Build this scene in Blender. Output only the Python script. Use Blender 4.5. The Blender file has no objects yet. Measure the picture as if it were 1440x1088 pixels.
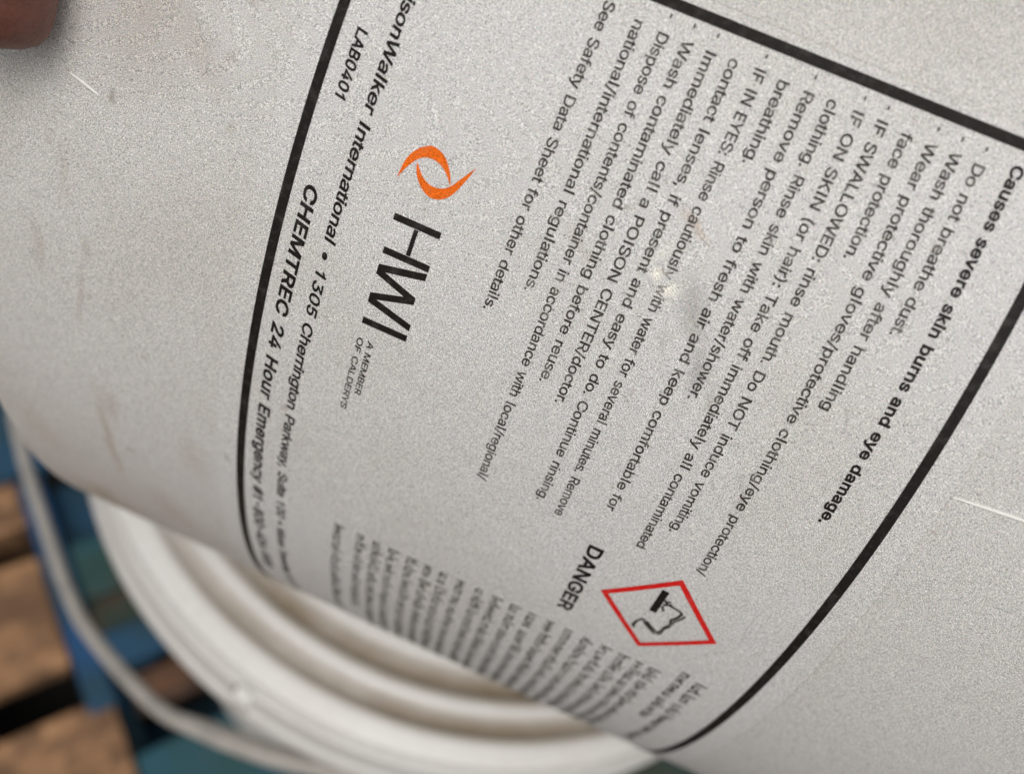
import bpy, bmesh, math, random
from mathutils import Vector, Matrix
random.seed(7)
R = math.radians
sc = bpy.context.scene
col = sc.collection

# ------------------------------------------------------------------ camera, world, sun, exposure
CAM_POS = Vector((0.0, 0.0, 0.817))
WC = Matrix(((0.95079, -0.16921, -0.25953), (0.0, 0.83768, -0.54617), (0.30982, 0.51929, 0.79646)))   # camera axes in the world
cd = bpy.data.cameras.new('camera'); cam = bpy.data.objects.new('camera', cd); col.objects.link(cam)
cam.matrix_world = Matrix.Translation(CAM_POS) @ WC.to_4x4()
cd.sensor_width = 36; cd.lens = 28.26; cd.clip_start = 0.005; cd.clip_end = 200
cd.dof.use_dof = True; cd.dof.focus_distance = 0.105; cd.dof.aperture_fstop = 10
sc.camera = cam

SUN_EL, SUN_AZ = 60, 262          # azimuth counted from +X towards +Y
w = bpy.data.worlds.new("World"); sc.world = w; w.use_nodes = True
nt = w.node_tree; nt.nodes.clear()
sky = nt.nodes.new('ShaderNodeTexSky'); sky.sky_type = 'NISHITA'; sky.sun_disc = False
sky.sun_elevation = R(SUN_EL); sky.sun_rotation = R(90 - SUN_AZ); sky.dust_density = 5; sky.air_density = 1.2; sky.ozone_density = 0.6
cloud = nt.nodes.new('ShaderNodeHueSaturation'); cloud.inputs['Saturation'].default_value = .12      # an overcast sky has little colour
nt.links.new(sky.outputs[0], cloud.inputs['Color'])
bg = nt.nodes.new('ShaderNodeBackground'); bg.inputs['Strength'].default_value = 0.15
wo = nt.nodes.new('ShaderNodeOutputWorld')
nt.links.new(cloud.outputs[0], bg.inputs[0]); nt.links.new(bg.outputs[0], wo.inputs[0])
sd = bpy.data.lights.new('sun', 'SUN'); sd.energy = 0.8; sd.angle = R(30); sd.color = (1.0, 0.95, 0.90)
sun = bpy.data.objects.new('sun', sd); col.objects.link(sun)
sv = Vector((math.cos(R(SUN_EL)) * math.cos(R(SUN_AZ)), math.cos(R(SUN_EL)) * math.sin(R(SUN_AZ)), math.sin(R(SUN_EL))))
sun.rotation_euler = sv.to_track_quat('Z', 'Y').to_euler(); sun.location = sv * 3
sc.view_settings.view_transform = 'Standard'; sc.view_settings.look = 'None'
sc.view_settings.exposure = -0.56; sc.view_settings.gamma = 1

# ------------------------------------------------------------------ small helpers
def empty(name, M, label, cat, group=None):
    o = bpy.data.objects.new(name, None); col.objects.link(o); o.matrix_world = M; o.empty_display_size = 0.02
    o['label'] = label; o['category'] = cat
    if group: o['group'] = group
    return o
def mesh_obj(name, verts, faces, mat, parent=None, uvs=None, smooth=True):
    me = bpy.data.meshes.new(name); me.from_pydata([tuple(v) for v in verts], [], faces)
    mats = mat if isinstance(mat, (list, tuple)) else [mat]
    for m in mats: me.materials.append(m)
    if uvs is not None:
        ul = me.uv_layers.new(name='UVMap').data
        for lp in me.loops: ul[lp.index].uv = uvs[lp.vertex_index]
    if smooth:
        for p in me.polygons: p.use_smooth = True
    me.update()
    o = bpy.data.objects.new(name, me); col.objects.link(o)
    if parent: o.parent = parent
    return o
def lathe(name, prof, mat, parent, n=160, a0=0.0, a1=2 * math.pi, smooth=True):
    """prof: (radius, z) list from the outside bottom inwards; uv = (angle, z)"""
    full = abs(a1 - a0 - 2 * math.pi) < 1e-6
    V, U, F = [], [], []
    for i in range(n + 1):
        a = a0 + (a1 - a0) * i / n
        for r, z in prof:
            V.append((r * math.cos(a), r * math.sin(a), z)); U.append((a if a < math.pi + 1e-6 else a, z))
    k = len(prof)
    for i in range(n):
        for j in range(k - 1):
            F.append((i * k + j, (i + 1) * k + j, (i + 1) * k + j + 1, i * k + j + 1))
    return mesh_obj(name, V, F, mat, parent, U, smooth)
def round_prof(pts, rad, seg=4):
    """round the corners of a polyline profile"""
    out = [pts[0]]
    for a, b, c in zip(pts, pts[1:], pts[2:]):
        A, B, Cc = Vector(a), Vector(b), Vector(c)
        d = min(rad, (A - B).length * .45, (Cc - B).length * .45)
        if d < 1e-6: out.append(b); continue
        p = B + (A - B).normalized() * d; q = B + (Cc - B).normalized() * d
        for i in range(seg + 1):
            t = i / seg; x = p * (1 - t) ** 2 + B * 2 * t * (1 - t) + q * t * t; out.append((x.x, x.y))
    out.append(pts[-1]); return out
def box(name, x0, x1, y0, y1, z0, z1, mat, parent, bev=0.002, jit=0.0):
    bm = bmesh.new(); bmesh.ops.create_cube(bm, size=1)
    for v in bm.verts:
        v.co = Vector(((x0 + x1) / 2 + v.co.x * (x1 - x0) + random.uniform(-jit, jit), (y0 + y1) / 2 + v.co.y * (y1 - y0) + random.uniform(-jit, jit), (z0 + z1) / 2 + v.co.z * (z1 - z0)))
    if bev: bmesh.ops.bevel(bm, geom=bm.edges[:], offset=bev, segments=2, affect='EDGES', profile=.6)
    me = bpy.data.meshes.new(name); bm.to_mesh(me); bm.free(); me.materials.append(mat)
    o = bpy.data.objects.new(name, me); col.objects.link(o); o.parent = parent
    return o
def tube(name, pts, rad, mat, parent, seg=12, sub=6):
    P = [Vector(p) for p in pts]; Q = []
    for i in range(len(P) - 1):
        a = P[max(i - 1, 0)]; b = P[i]; c = P[i + 1]; d = P[min(i + 2, len(P) - 1)]
        for k in range(sub):
            t = k / sub
            Q.append(.5 * ((2 * b) + (c - a) * t + (2 * a - 5 * b + 4 * c - d) * t * t + (3 * b - a - 3 * c + d) * t ** 3))
    Q.append(P[-1])
    V, F = [], []; up = Vector((0, 0, 1))
    for i, q in enumerate(Q):
        t = (Q[min(i + 1, len(Q) - 1)] - Q[max(i - 1, 0)]).normalized()
        s = t.cross(up).normalized(); u = s.cross(t)
        rr = rad(i / (len(Q) - 1)) if callable(rad) else rad
        for k in range(seg):
            a = 2 * math.pi * k / seg; V.append(q + s * rr * math.cos(a) + u * rr * math.sin(a))
    for i in range(len(Q) - 1):
        for k in range(seg):
            F.append((i * seg + k, i * seg + (k + 1) % seg, (i + 1) * seg + (k + 1) % seg, (i + 1) * seg + k))
    F.append(tuple(range(seg))[::-1]); F.append(tuple((len(Q) - 1) * seg + k for k in range(seg)))
    return mesh_obj(name, V, F, mat, parent)

# ------------------------------------------------------------------ materials
class NB:
    def __init__(s, name):
        s.m = bpy.data.materials.new(name); s.m.use_nodes = True; s.t = s.m.node_tree; s.b = s.t.nodes['Principled BSDF']
    def n(s, kind, **kw):
        x = s.t.nodes.new(kind)
        for k, v in kw.items(): setattr(x, k, v)
        return x
    def l(s, a, b): s.t.links.new(a, b)
    def val(s, x, sock):
        if isinstance(x, (int, float)): sock.default_value = x
        elif isinstance(x, tuple): sock.default_value = x + (1,) if len(x) == 3 else x
        else: s.l(x, sock)
    def math(s, op, a, b=0.0, c=0.0, clamp=False):
        x = s.n('ShaderNodeMath', operation=op); x.use_clamp = clamp
        s.val(a, x.inputs[0]); s.val(b, x.inputs[1]); s.val(c, x.inputs[2]); return x.outputs[0]
    def mix(s, f, a, b, mode='MIX'):
        x = s.n('ShaderNodeMix', data_type='RGBA', blend_type=mode)
        s.val(f, x.inputs[0]); s.val(a, x.inputs[6]); s.val(b, x.inputs[7]); return x.outputs[2]
    def noise(s, co, scale, detail=2, rough=.5):
        x = s.n('ShaderNodeTexNoise'); s.l(co, x.inputs['Vector']); x.inputs['Scale'].default_value = scale
        x.inputs['Detail'].default_value = detail; x.inputs['Roughness'].default_value = rough; return x
    def ramp(s, f, lo, hi, a=0.0, b=1.0):
        x = s.n('ShaderNodeMapRange', interpolation_type='SMOOTHSTEP'); s.val(f, x.inputs[0])
        x.inputs[1].default_value = lo; x.inputs[2].default_value = hi; x.inputs[3].default_value = a; x.inputs[4].default_value = b
        return x.outputs[0]
    def obj(s): return s.n('ShaderNodeTexCoord').outputs['Object']
    def uv(s): return s.n('ShaderNodeTexCoord').outputs['UV']
    def bump(s, h, strength=.2, dist=.001):
        x = s.n('ShaderNodeBump'); x.inputs['Strength'].default_value = strength; x.inputs['Distance'].default_value = dist
        s.l(h, x.inputs['Height']); s.l(x.outputs[0], s.b.inputs['Normal'])
    def grain(s, colr, co, scale, amt):
        """fine speckle of the material itself"""
        g = s.noise(co, scale, 0).outputs[0]
        g2 = s.noise(co, scale * .8, 0).outputs['Color']
        v = s.ramp(g, .2, .8, 1 - amt, 1 + amt)
        x = s.mix(1.0, colr, s.mix(1.0, (1, 1, 1), v, 'MULTIPLY'), 'MULTIPLY')
        return s.mix(amt * .5, x, g2, 'OVERLAY')
    def blob(s, uvs, th, h, a, b, rot=0.0, soft=1.0):
        """soft elliptical stain centred at (th, h) in label coordinates"""
        u, v = uvs; c, sn = math.cos(rot), math.sin(rot)
        du = s.math('SUBTRACT', u, th); dv = s.math('SUBTRACT', v, h)
        x = s.math('ADD', s.math('MULTIPLY', du, c / a), s.math('MULTIPLY', dv, sn / a))
        y = s.math('ADD', s.math('MULTIPLY', du, -sn / b), s.math('MULTIPLY', dv, c / b))
        d = s.math('SQRT', s.math('ADD', s.math('MULTIPLY', x, x), s.math('MULTIPLY', y, y)))
        return s.ramp(d, 1.0, 1.0 - soft if soft < 1 else 0.0)

# stains that sit on the wall of the pail: th, h, half sizes, turn, colour, amount
STAINS = [(.92, -.66, .16, .12, 0, (.45, .38, .29), .5), (-.03, -.57, .16, .09, .3, (.42, .37, .31), .42), (.02, -.50, .07, .03, .8, (.44, .38, .31), .3), (.15, -.72, .12, .06, 0, (.42, .38, .33), .3), (.30, -.66, .05, .015, .1, (.40, .33, .27), .35),
          (.35, -.60, .06, .008, 0, (.42, .33, .28), .35), (.17, -.655, .012, .006, .3, (.3, .25, .2), .35), (-.05, -.47, .02, .012, 1.2, (.4, .34, .27), .4), (.08, -.45, .012, .008, .4, (.38, .33, .27), .35),
          (.097, -.586, .012, .007, 0, (.22, .19, .14), .6), (.28, -.597, .022, .012, .3, (.4, .34, .27), .35), (.2, -.632, .05, .014, .2, (.42, .36, .28), .25),
          (.60, -.578, .16, .013, .04, (.37, .30, .20), .45), (.52, -.565, .05, .02, .1, (.42, .35, .26), .35), (.86, -.66, .1, .035, -.4, (.40, .33, .24), .45),
          (-.02, .04, .035, .008, 1.1, (.5, .37, .27), .55), (.063, .075, .06, .022, .5, (.33, .31, .285), .55), (.115, .105, .035, .018, .2, (.32, .30, .28), .55),
          (.176, .047, .016, .002, 1.1, (.2, .18, .16), .5), (.23, .21, .05, .006, .4, (.38, .35, .32), .35), (.1, .263, .03, .003, .6, (.3, .28, .25), .35),
          (.14, .13, .035, .01, .3, (.4, .37, .33), .3), (.047, -.055, .05, .01, 1.0, (.5, .44, .36), .3), (.55, -.44, .08, .03, .2, (.48, .42, .34), .3),
          (.036, -.58, .1, .05, .1, (.46, .42, .36), .2), (.10, .058, .02, .012, .2, (.42, .4, .37), .3), (.75, -.5, .1, .05, .2, (.44, .38, .3), .3),
          (.66, -.71, .1, .05, .3, (.5, .44, .36), .3), (-.06, -.52, .03, .02, .2, (.42, .36, .28), .2), (.0, -.7, .03, .02, .2, (.3, .3, .26), .25)]
RUBS = [(.038, .026, .008, .011, .2, .95), (.050, .044, .012, .014, .5, .8), (.02, .02, .01, .03, 1.2, .25)]
def wall_plastic(name, base, stains=True, rubs=False, rough=.42):
    k = NB(name); co = k.obj(); uv = k.uv()
    sep = k.n('ShaderNodeSeparateXYZ'); k.l(uv, sep.inputs[0])
    n1 = k.noise(co, 22, 5, .6).outputs[0]; n2 = k.noise(co, 140, 4, .65).outputs[0]
    c = k.mix(k.ramp(n1, .42, .72, 0, .30), base, tuple(x * y for x, y in zip(base, (.80, .76, .69))))
    c = k.mix(k.ramp(n2, .58, .78, 0, .10), c, tuple(x * y for x, y in zip(base, (.72, .66, .58))))
    if stains:
        dist = k.math('MULTIPLY', k.math('SUBTRACT', k.noise(co, 160, 4, .6).outputs[0], .5), .03)
        u = k.math('ADD', sep.outputs[0], dist)
        dist2 = k.math('MULTIPLY', k.math('SUBTRACT', k.noise(co, 230, 3, .6).outputs[0], .5), .02)
        v = k.math('ADD', sep.outputs[1], dist2)
        for th, h, a, b, rt, cl, am in STAINS:
            c = k.mix(k.math('MULTIPLY', k.blob((u, v), th, h, a, b, rt), am), c, cl)
        for th, h, a, b, rt, am in RUBS:
            c = k.mix(k.math('MULTIPLY', k.blob((u, v), th, h, a, b, rt), am), c, (.98, .94, .82))
        # a thin line of dirt caught along the edges of the label
        for th, h, a, bb_, am in ((-.2226, .0, .0020, .48, .30), (.55, .4060, .95, .0022, .25)):
            c = k.mix(k.math('MULTIPLY', k.blob((sep.outputs[0], sep.outputs[1]), th, h, a, bb_, .0146 if a > .1 else .0146), am * 1.3), c, (.34, .30, .25))
        # scattered specks of dirt
        sp = k.noise(co, 330, 2, .5).outputs[0]
        c = k.mix(k.ramp(sp, .70, .78, 0, .35), c, (.36, .30, .23))
        # thin scuffs running round the wall
        mp = k.n('ShaderNodeMapping'); k.l(uv, mp.inputs[0]); mp.inputs['Scale'].default_value = (2.5, 60, 1); mp.inputs['Rotation'].default_value = (0, 0, .25)
        sc_ = k.noise(mp.outputs[0], 3.0, 6, .7).outputs[0]
        c = k.mix(k.ramp(sc_, .62, .70, 0, .16), c, (.40, .34, .27))
    c = k.grain(c, co, 10500, GRAIN)
    k.l(c, k.b.inputs['Base Color']); k.b.inputs['Roughness'].default_value = rough
    k.b.inputs['Specular IOR Level'].default_value = .35
    k.bump(k.noise(co, 900, 3, .6).outputs[0], .04, .0003)
    return k.m
GRAIN = .66
def plain(name, base, rough=.6, scale=300, amt=.15, dark=None, bscale=400, bstr=.2, grain=0.0, metallic=0):
    k = NB(name); co = k.obj(); n1 = k.noise(co, scale, 5, .6).outputs[0]
    c = k.mix(k.ramp(n1, .35, .7, 0, 1), base, dark or tuple(x * (1 - amt) for x in base))
    if grain: c = k.grain(c, co, 10500, grain)
    k.l(c, k.b.inputs['Base Color']); k.b.inputs['Roughness'].default_value = rough; k.b.inputs['Metallic'].default_value = metallic
    k.bump(k.noise(co, bscale, 4, .6).outputs[0], bstr, .001)
    return k.m
def ink(name, base, fade, worn=True):
    """printed ink that has rubbed thin in places"""
    k = NB(name); co = k.obj(); uv = k.uv()
    sep = k.n('ShaderNodeSeparateXYZ'); k.l(uv, sep.inputs[0])
    n1 = k.noise(co, 700, 4, .65).outputs[0]
    c = k.mix(k.ramp(n1, .45, .75, 0, fade), base, (.62, .59, .54))
    if worn:
        for th, h, a, b, rt, am in RUBS[:2]:
            c = k.mix(k.math('MULTIPLY', k.blob((sep.outputs[0], sep.outputs[1]), th, h, a * 1.6, b * 1.6, rt), am * .75), c, (.80, .77, .70))
    c = k.grain(c, co, 10500, GRAIN * .8)
    k.l(c, k.b.inputs['Base Color']); k.b.inputs['Roughness'].default_value = .5; k.b.inputs['Specular IOR Level'].default_value = .12
    return k.m
M_WALL = wall_plastic('white_pail_plastic', (.655, .633, .605))
M_STICKER = wall_plastic('label_film', (.68, .662, .64), rough=.5)
M_INK = ink('black_ink', (.016, .013, .011), .05)
M_TEXT = ink('worn_black_ink', (.045, .036, .030), .32)
M_SMALL = ink('blurred_grey_print', (.12, .11, .098), .40)
M_FAINT = ink('thin_grey_ink', (.11, .10, .085), .4)
M_ORANGE = ink('orange_ink', (.90, .16, .008), .05, False)
M_RED = ink('red_ink', (.72, .018, .014), .08, False)
M_LINER = plain('clean_white_plastic', (.80, .78, .74), .4, 60, .06, grain=.2)
M_SCRATCH = plain('raised_white_burr', (.97, .96, .90), .35, 900, .05)
M_GREY = plain('grey_handle_plastic', (.44, .41, .37), .45, 120, .2, grain=.2)
M_METAL = plain('galvanised_ear', (.45, .45, .44), .35, 200, .2, metallic=.8)
def wood(name, base, dark, paint=None, wear=.5):
    k = NB(name); co = k.obj()
    mp = k.n('ShaderNodeMapping'); k.l(co, mp.inputs[0]); mp.inputs['Scale'].default_value = (3, 60, 60)
    g = k.noise(mp.outputs[0], 1.6, 8, .65).outputs[0]
    c = k.mix(k.ramp(g, .3, .7), base, dark)
    c = k.mix(k.ramp(k.noise(co, 13, 5, .65).outputs[0], .40, .60, 0, .85), c, tuple(x * .5 for x in dark))
    c = k.mix(k.ramp(k.noise(co, 45, 4, .6).outputs[0], .48, .62, 0, .7), c, tuple(x * .4 for x in dark))
    if paint:
        pc = k.mix(k.ramp(k.noise(co, 14, 5, .6).outputs[0], .35, .7), paint, tuple(x * y for x, y in zip(paint, (1.3, .75, .42))))
        c = k.mix(k.ramp(k.noise(co, 24, 7, .7).outputs[0], wear, wear + .08), pc, c)
    k.l(c, k.b.inputs['Base Color']); k.b.inputs['Roughness'].default_value = .75
    k.bump(g, .6, .0015)
    return k.m
M_WOOD = wood('bare_pallet_wood', (.50, .27, .13), (.25, .13, .062))
M_BLUE = wood('blue_painted_wood', (.24, .14, .07), (.13, .08, .045), (.010, .062, .13), .62)
M_BLUE2 = wood('faded_blue_painted_wood', (.2, .12, .06), (.12, .08, .045), (.014, .078, .110), .58)
M_LEAD = wood('bright_blue_painted_wood', (.2, .12, .06), (.1, .06, .04), (.008, .064, .175), .64)
M_TEAL = wood('dirty_teal_painted_wood', (.14, .08, .045), (.08, .055, .035), (.022, .05, .045), .52)
M_BROWN = wood('weathered_brown_wood', (.22, .10, .045), (.08, .045, .03))

# letter shapes: advance, outline points as x, y pairs in two-hundredths of the letter size
REGULAR_GLYPHS = {
    'A': (96, [[3,0,40,102,55,102,93,0,79,0,46,96,49,96,43,74,17,0],[22,28,22,40,74,40,74,28]]),
    'B': (91, [[12,0,12,102,53,102,62,100,72,94,78,85,80,75,75,60,63,53,63,52,73,49,82,38,84,27,82,17,78,10,65,2,55,0],[25,11,49,11,63,14,68,18,71,24,70,35,65,41,56,46,25,46],[25,57,50,57,60,60,66,67,67,78,63,86,53,90,25,90]]),
    'C': (102, [[47,-1,35,2,25,8,14,23,11,29,8,43,8,59,11,72,17,84,25,93,35,100,47,103,61,103,75,98,83,92,85,89,88,87,90,84,91,80,93,77,95,70,82,70,78,79,75,83,70,87,63,90,49,91,41,89,33,84,27,77,23,68,21,57,21,45,23,34,27,25,33,18,41,13,49,11,61,11,71,16,75,19,82,32,95,32,90,18,86,12,71,2,61,-1]]),
    'D': (100, [[19,0,19,11,43,11,59,14,64,16,71,22,78,34,80,45,80,57,78,67,74,76,68,83,60,88,50,90,19,90,19,102,45,102,59,100,71,96,84,84,91,66,92,43,87,24,80,14,70,6,64,3,51,0],[25,102,25,0,12,0,12,102]]),
    'E': (84, [[12,0,12,102,74,102,74,90,25,90,25,57,71,57,71,46,25,46,25,11,75,11,75,0]]),
    'F': (82, [[12,0,12,102,74,102,74,90,25,90,25,56,69,56,69,44,25,44,25,0]]),
    'G': (104, [[47,-1,35,2,25,9,17,18,11,29,8,43,8,59,11,72,17,84,25,93,35,100,47,103,61,103,75,98,86,89,92,80,95,70,82,70,79,77,73,84,63,90,49,91,40,89,37,86,33,84,27,77,23,68,21,57,21,45,23,34,27,25,33,18,41,13,49,11,62,11,72,16,77,21,81,28,83,36,83,40,57,40,57,51,96,51,96,40,93,23,84,10,75,4,65,0,60,-1]]),
    'H': (103, [[12,0,12,102,25,102,25,58,78,58,78,102,91,102,91,0,78,0,78,46,25,46,25,0]]),
    'I': (50, [[18,0,18,102,32,102,32,0]]),
    'J': (79, [[31,-1,20,3,11,11,7,22,7,35,20,35,20,25,22,18,24,15,33,10,41,10,50,15,54,25,54,102,67,102,67,22,63,11,54,3,43,-1]]),
    'K': (93, [[21,29,21,43,42,69,73,102,90,102],[12,0,12,102,25,102,25,0],[74,0,38,52,46,62,90,0]]),
    'L': (79, [[12,0,12,102,25,102,25,11,72,11,72,0]]),
    'M': (126, [[12,0,12,102,30,102,64,10,61,10,70,37,95,102,114,102,114,0,101,0,101,91,103,91,92,61,92,59,68,0,57,0,22,91,24,91,24,0]]),
    'N': (105, [[12,0,12,102,27,102,69,37,69,35,83,11,81,11,80,39,80,102,93,102,93,0,77,0,34,68,33,71,31,73,22,90,24,91,25,58,25,0]]),
    'O': (107, [[47,-1,35,2,25,8,14,23,11,29,8,43,8,59,11,72,17,84,25,93,35,100,47,103,60,103,66,102,77,97,86,89,93,79,97,66,99,51,97,36,93,23,82,8,66,0,60,-1],[58,11,66,13,70,15,77,21,82,29,86,45,86,57,84,68,82,73,77,81,70,87,58,91,49,91,41,89,33,84,27,77,23,68,21,57,21,45,23,34,27,25,33,18,41,13,49,11]]),
    'P': (89, [[12,0,12,102,47,102,58,101,70,95,78,86,81,78,82,70,80,57,76,50,66,41,53,37,22,37,22,48,47,48,59,51,64,54,68,61,69,72,67,80,64,85,54,90,25,90,25,0]]),
    'R': (90, [[12,0,12,102,47,102,58,101,67,98,76,90,80,83,82,75,82,66,80,58,76,51,67,43,53,40,19,40,19,51,50,51,60,53,64,56,68,62,69,73,67,81,62,87,54,90,25,90,25,0],[71,0,46,46,61,46,86,0]]),
    'S': (89, [[39,-2,30,0,18,6,11,15,8,23,8,27,21,27,23,20,28,14,39,10,51,10,60,13,66,18,69,25,68,34,57,42,52,44,49,44,26,52,14,61,12,65,10,74,13,86,17,93,28,100,41,103,50,103,63,100,67,98,73,93,79,83,80,76,67,76,67,79,63,85,53,91,42,92,36,90,33,90,26,84,23,77,25,68,40,59,65,52,69,49,72,48,79,40,82,28,81,20,75,10,69,4,56,-1,50,-2]]),
    'T': (90, [[6,90,6,102,83,102,83,90,51,90,51,0,39,0,39,90]]),
    'U': (103, [[52,-2,35,1,23,9,17,16,13,25,12,35,12,102,25,102,25,32,28,23,32,17,44,11,52,10,63,12,69,15,74,20,78,29,79,36,79,102,91,102,91,30,89,20,84,12,73,3]]),
    'V': (96, [[41,0,3,102,17,102,39,38,42,32,50,6,47,6,53,28,79,102,93,102,56,0]]),
    'W': (137, [[31,0,3,102,16,102,39,11,39,8,38,8,61,102,76,102,99,11,99,8,98,8,101,27,105,39,121,102,134,102,106,0,91,0,69,82,67,95,70,95,64,65,46,0]]),
    'Y': (94, [[41,0,41,42,3,102,18,102,40,66,42,64,44,58,46,56,50,46,45,46,47,53,50,59,52,61,53,64,55,66,56,69,76,102,91,102,54,42,54,0]]),
    'a': (78, [[28,-2,16,2,11,6,6,18,6,25,10,34,20,41,52,46,55,51,55,56,50,63,44,66,34,66,26,63,24,60,21,58,21,56,20,55,8,58,13,67,21,73,36,77,48,76,59,71,63,67,67,58,67,0,55,0,55,10,54,10,52,6,41,-1],[37,9,48,13,54,21,55,38,51,36,49,36,48,35,43,35,42,34,35,34,21,28,19,25,18,19,20,16,20,14,26,10]]),
    'b': (85, [[46,-2,32,2,24,11,24,12,22,12,22,0,11,0,11,102,23,102,23,64,24,64,30,72,34,75,42,77,50,77,55,76,63,72,72,63,76,54,78,44,78,32,76,22,72,13,63,3],[44,9,53,11,58,15,62,20,65,30,66,38,62,55,56,62,51,65,41,66,35,64,26,56,23,46,23,30,26,20,32,13,38,10]]),
    'c': (79, [[27,1,23,3,16,9,11,17,7,32,7,43,9,54,16,66,23,72,36,77,47,77,57,74,65,68,72,58,72,55,61,52,53,63,38,66,32,64,27,60,23,55,19,41,19,34,23,20,29,13,35,10,43,9,49,10,57,16,60,20,60,22,61,23,73,20,70,13,65,7,50,-1,44,-2]]),
    'd': (85, [[39,-2,26,1,22,3,13,13,9,22,7,32,7,44,9,54,13,63,22,72,30,76,43,77,51,75,56,71,57,69,59,68,61,64,62,64,62,102,74,102,74,0,63,0,63,12,61,12,53,2,45,-1],[41,9,50,11,57,17,62,30,62,46,59,56,50,64,44,66,37,66,31,64,23,55,19,42,19,34,23,20,29,13,34,10]]),
    'e': (81, [[42,-2,28,1,23,3,16,9,11,17,7,32,7,43,9,53,13,62,19,69,31,76,44,77,56,74,66,66,70,60,71,56,73,53,74,34,15,34,15,44,68,44,62,40,60,54,58,56,57,59,53,63,44,66,38,66,29,63,22,54,19,45,19,31,22,21,30,12,39,9,53,11,56,13,61,21,73,18,69,10,60,2,50,-1]]),
    'f': (51, [[46,76,46,65,1,65,1,76],[16,0,16,89,19,97,27,104,43,106,44,105,49,104,45,94,36,95,31,92,28,86,28,0]]),
    'g': (85, [[34,-30,24,-27,16,-22,10,-14,20,-8,24,-13,26,-14,27,-16,31,-18,46,-19,53,-17,59,-12,62,-6,62,14,61,14,56,7,54,6,53,4,48,2,35,1,26,3,13,14,9,22,7,33,7,44,9,54,13,63,22,72,30,76,43,77,51,75,59,68,62,64,63,64,63,76,74,76,74,-6,72,-15,68,-21,58,-27,46,-30],[44,12,53,15,59,21,62,31,62,46,59,56,55,61,44,66,34,65,25,58,19,42,19,35,23,22,29,15,38,12]]),
    'h': (82, [[23,0,11,0,11,102,23,102,23,57,20,57,22,62,27,70,37,76,49,77,59,74,64,70,70,61,71,48,71,0,59,0,59,51,57,58,55,61,46,66,39,66,28,61,25,57,23,49]]),
    'i': (33, [[11,0,11,76,23,76,23,0],[13,89,8,95,9,100,15,105,20,104,25,100,25,94,23,91,20,89]]),
    'k': (76, [[22,27,22,42,24,42,57,76,72,76,37,40,35,40],[11,0,11,102,23,102,23,0],[59,0,30,37,38,46,74,0]]),
    'l': (44, [[15,0,15,106,28,106,28,0]]),
    'm': (122, [[11,0,11,76,22,76,22,62,30,73,39,77,48,77,55,74,62,66,64,59,62,59,64,64,66,66,67,69,76,75,81,77,94,77,97,76,99,74,102,73,110,63,111,51,111,0,99,0,99,55,95,63,87,66,79,66,73,63,72,61,70,60,67,52,67,0,55,0,55,55,54,58,51,62,43,66,36,66,26,60,23,53,23,0]]),
    'n': (82, [[23,0,11,0,11,76,22,76,22,57,20,57,22,62,27,70,37,76,49,77,59,74,64,70,70,61,71,48,71,0,59,0,59,51,57,58,55,61,46,66,39,66,28,61,25,57,23,49]]),
    'o': (83, [[41,-2,27,1,23,3,16,9,11,17,7,32,7,43,9,54,16,66,23,72,36,77,47,77,60,72,67,66,74,54,76,43,76,32,74,22,72,17,67,9,60,3,56,1],[41,9,51,11,56,15,60,20,64,34,64,41,60,55,54,62,45,66,38,66,32,64,27,60,23,55,19,41,19,34,23,20,29,13,35,10]]),
    'p': (85, [[11,-29,11,76,22,76,22,64,24,64,30,72,34,75,42,77,50,77,55,76,63,72,72,63,76,54,78,44,78,32,76,22,72,13,63,3,46,-2,32,2,24,11,24,12,23,12,23,-29],[44,9,53,11,58,15,62,20,65,30,66,38,62,55,56,62,51,65,41,66,35,64,26,56,23,46,23,30,26,20,32,13,38,10]]),
    'r': (52, [[11,0,11,76,22,76,22,64,23,64,24,67,28,72,39,77,49,77,49,64,36,65,26,59,23,52,23,0]]),
    's': (73, [[36,-2,20,2,14,5,7,19,19,21,21,16,27,11,33,9,40,9,49,12,54,21,51,27,42,31,25,35,17,39,12,44,9,55,11,64,17,71,33,77,48,76,56,72,64,61,65,58,54,55,52,60,50,61,49,63,44,66,37,67,29,65,24,62,22,58,22,52,23,50,31,45,46,42,55,39,63,32,66,25,66,18,64,12,58,5,52,1,45,-1]]),
    't': (45, [[41,76,41,65,1,65,1,76],[13,94,25,94,25,17,28,11,39,10,40,11,43,0,29,-1,18,4,14,10,13,19]]),
    'u': (82, [[33,-1,23,2,18,6,12,15,11,28,11,76,23,76,23,25,25,18,27,15,36,10,48,11,54,15,57,19,59,24,59,76,71,76,71,0,60,0,60,18,61,18,57,9,48,1,41,-1]]),
    'v': (78, [[33,0,3,76,17,76,41,4,37,4,41,17,41,21,43,24,61,76,74,76,45,0]]),
    'w': (113, [[28,0,5,76,17,76,35,8,33,8,41,43,50,76,63,76,80,8,78,8,96,76,109,76,86,0,74,0,55,68,58,68,50,37,50,34,40,0]]),
    'y': (78, [[9,-28,12,-17,21,-18,22,-17,24,-17,29,-10,33,0,3,76,17,76,41,4,37,4,42,24,61,76,74,76,40,-14,32,-25,23,-29,13,-29]]),
    '0': (91, [[40,-1,30,2,22,8,16,17,12,29,10,43,10,59,12,73,16,84,22,93,30,100,40,103,51,103,56,102,65,97,72,89,79,73,81,59,81,43,79,29,75,17,72,12,65,5,56,0,51,-1],[49,10,61,17,65,24,69,45,69,57,65,77,61,84,52,91,42,92,38,91,30,84,26,77,23,68,22,45,23,34,26,24,30,17,38,11,42,10]]),
    '1': (91, [[50,0,37,0,37,78,27,70,16,64,16,76,31,86,41,102,50,102]]),
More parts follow.
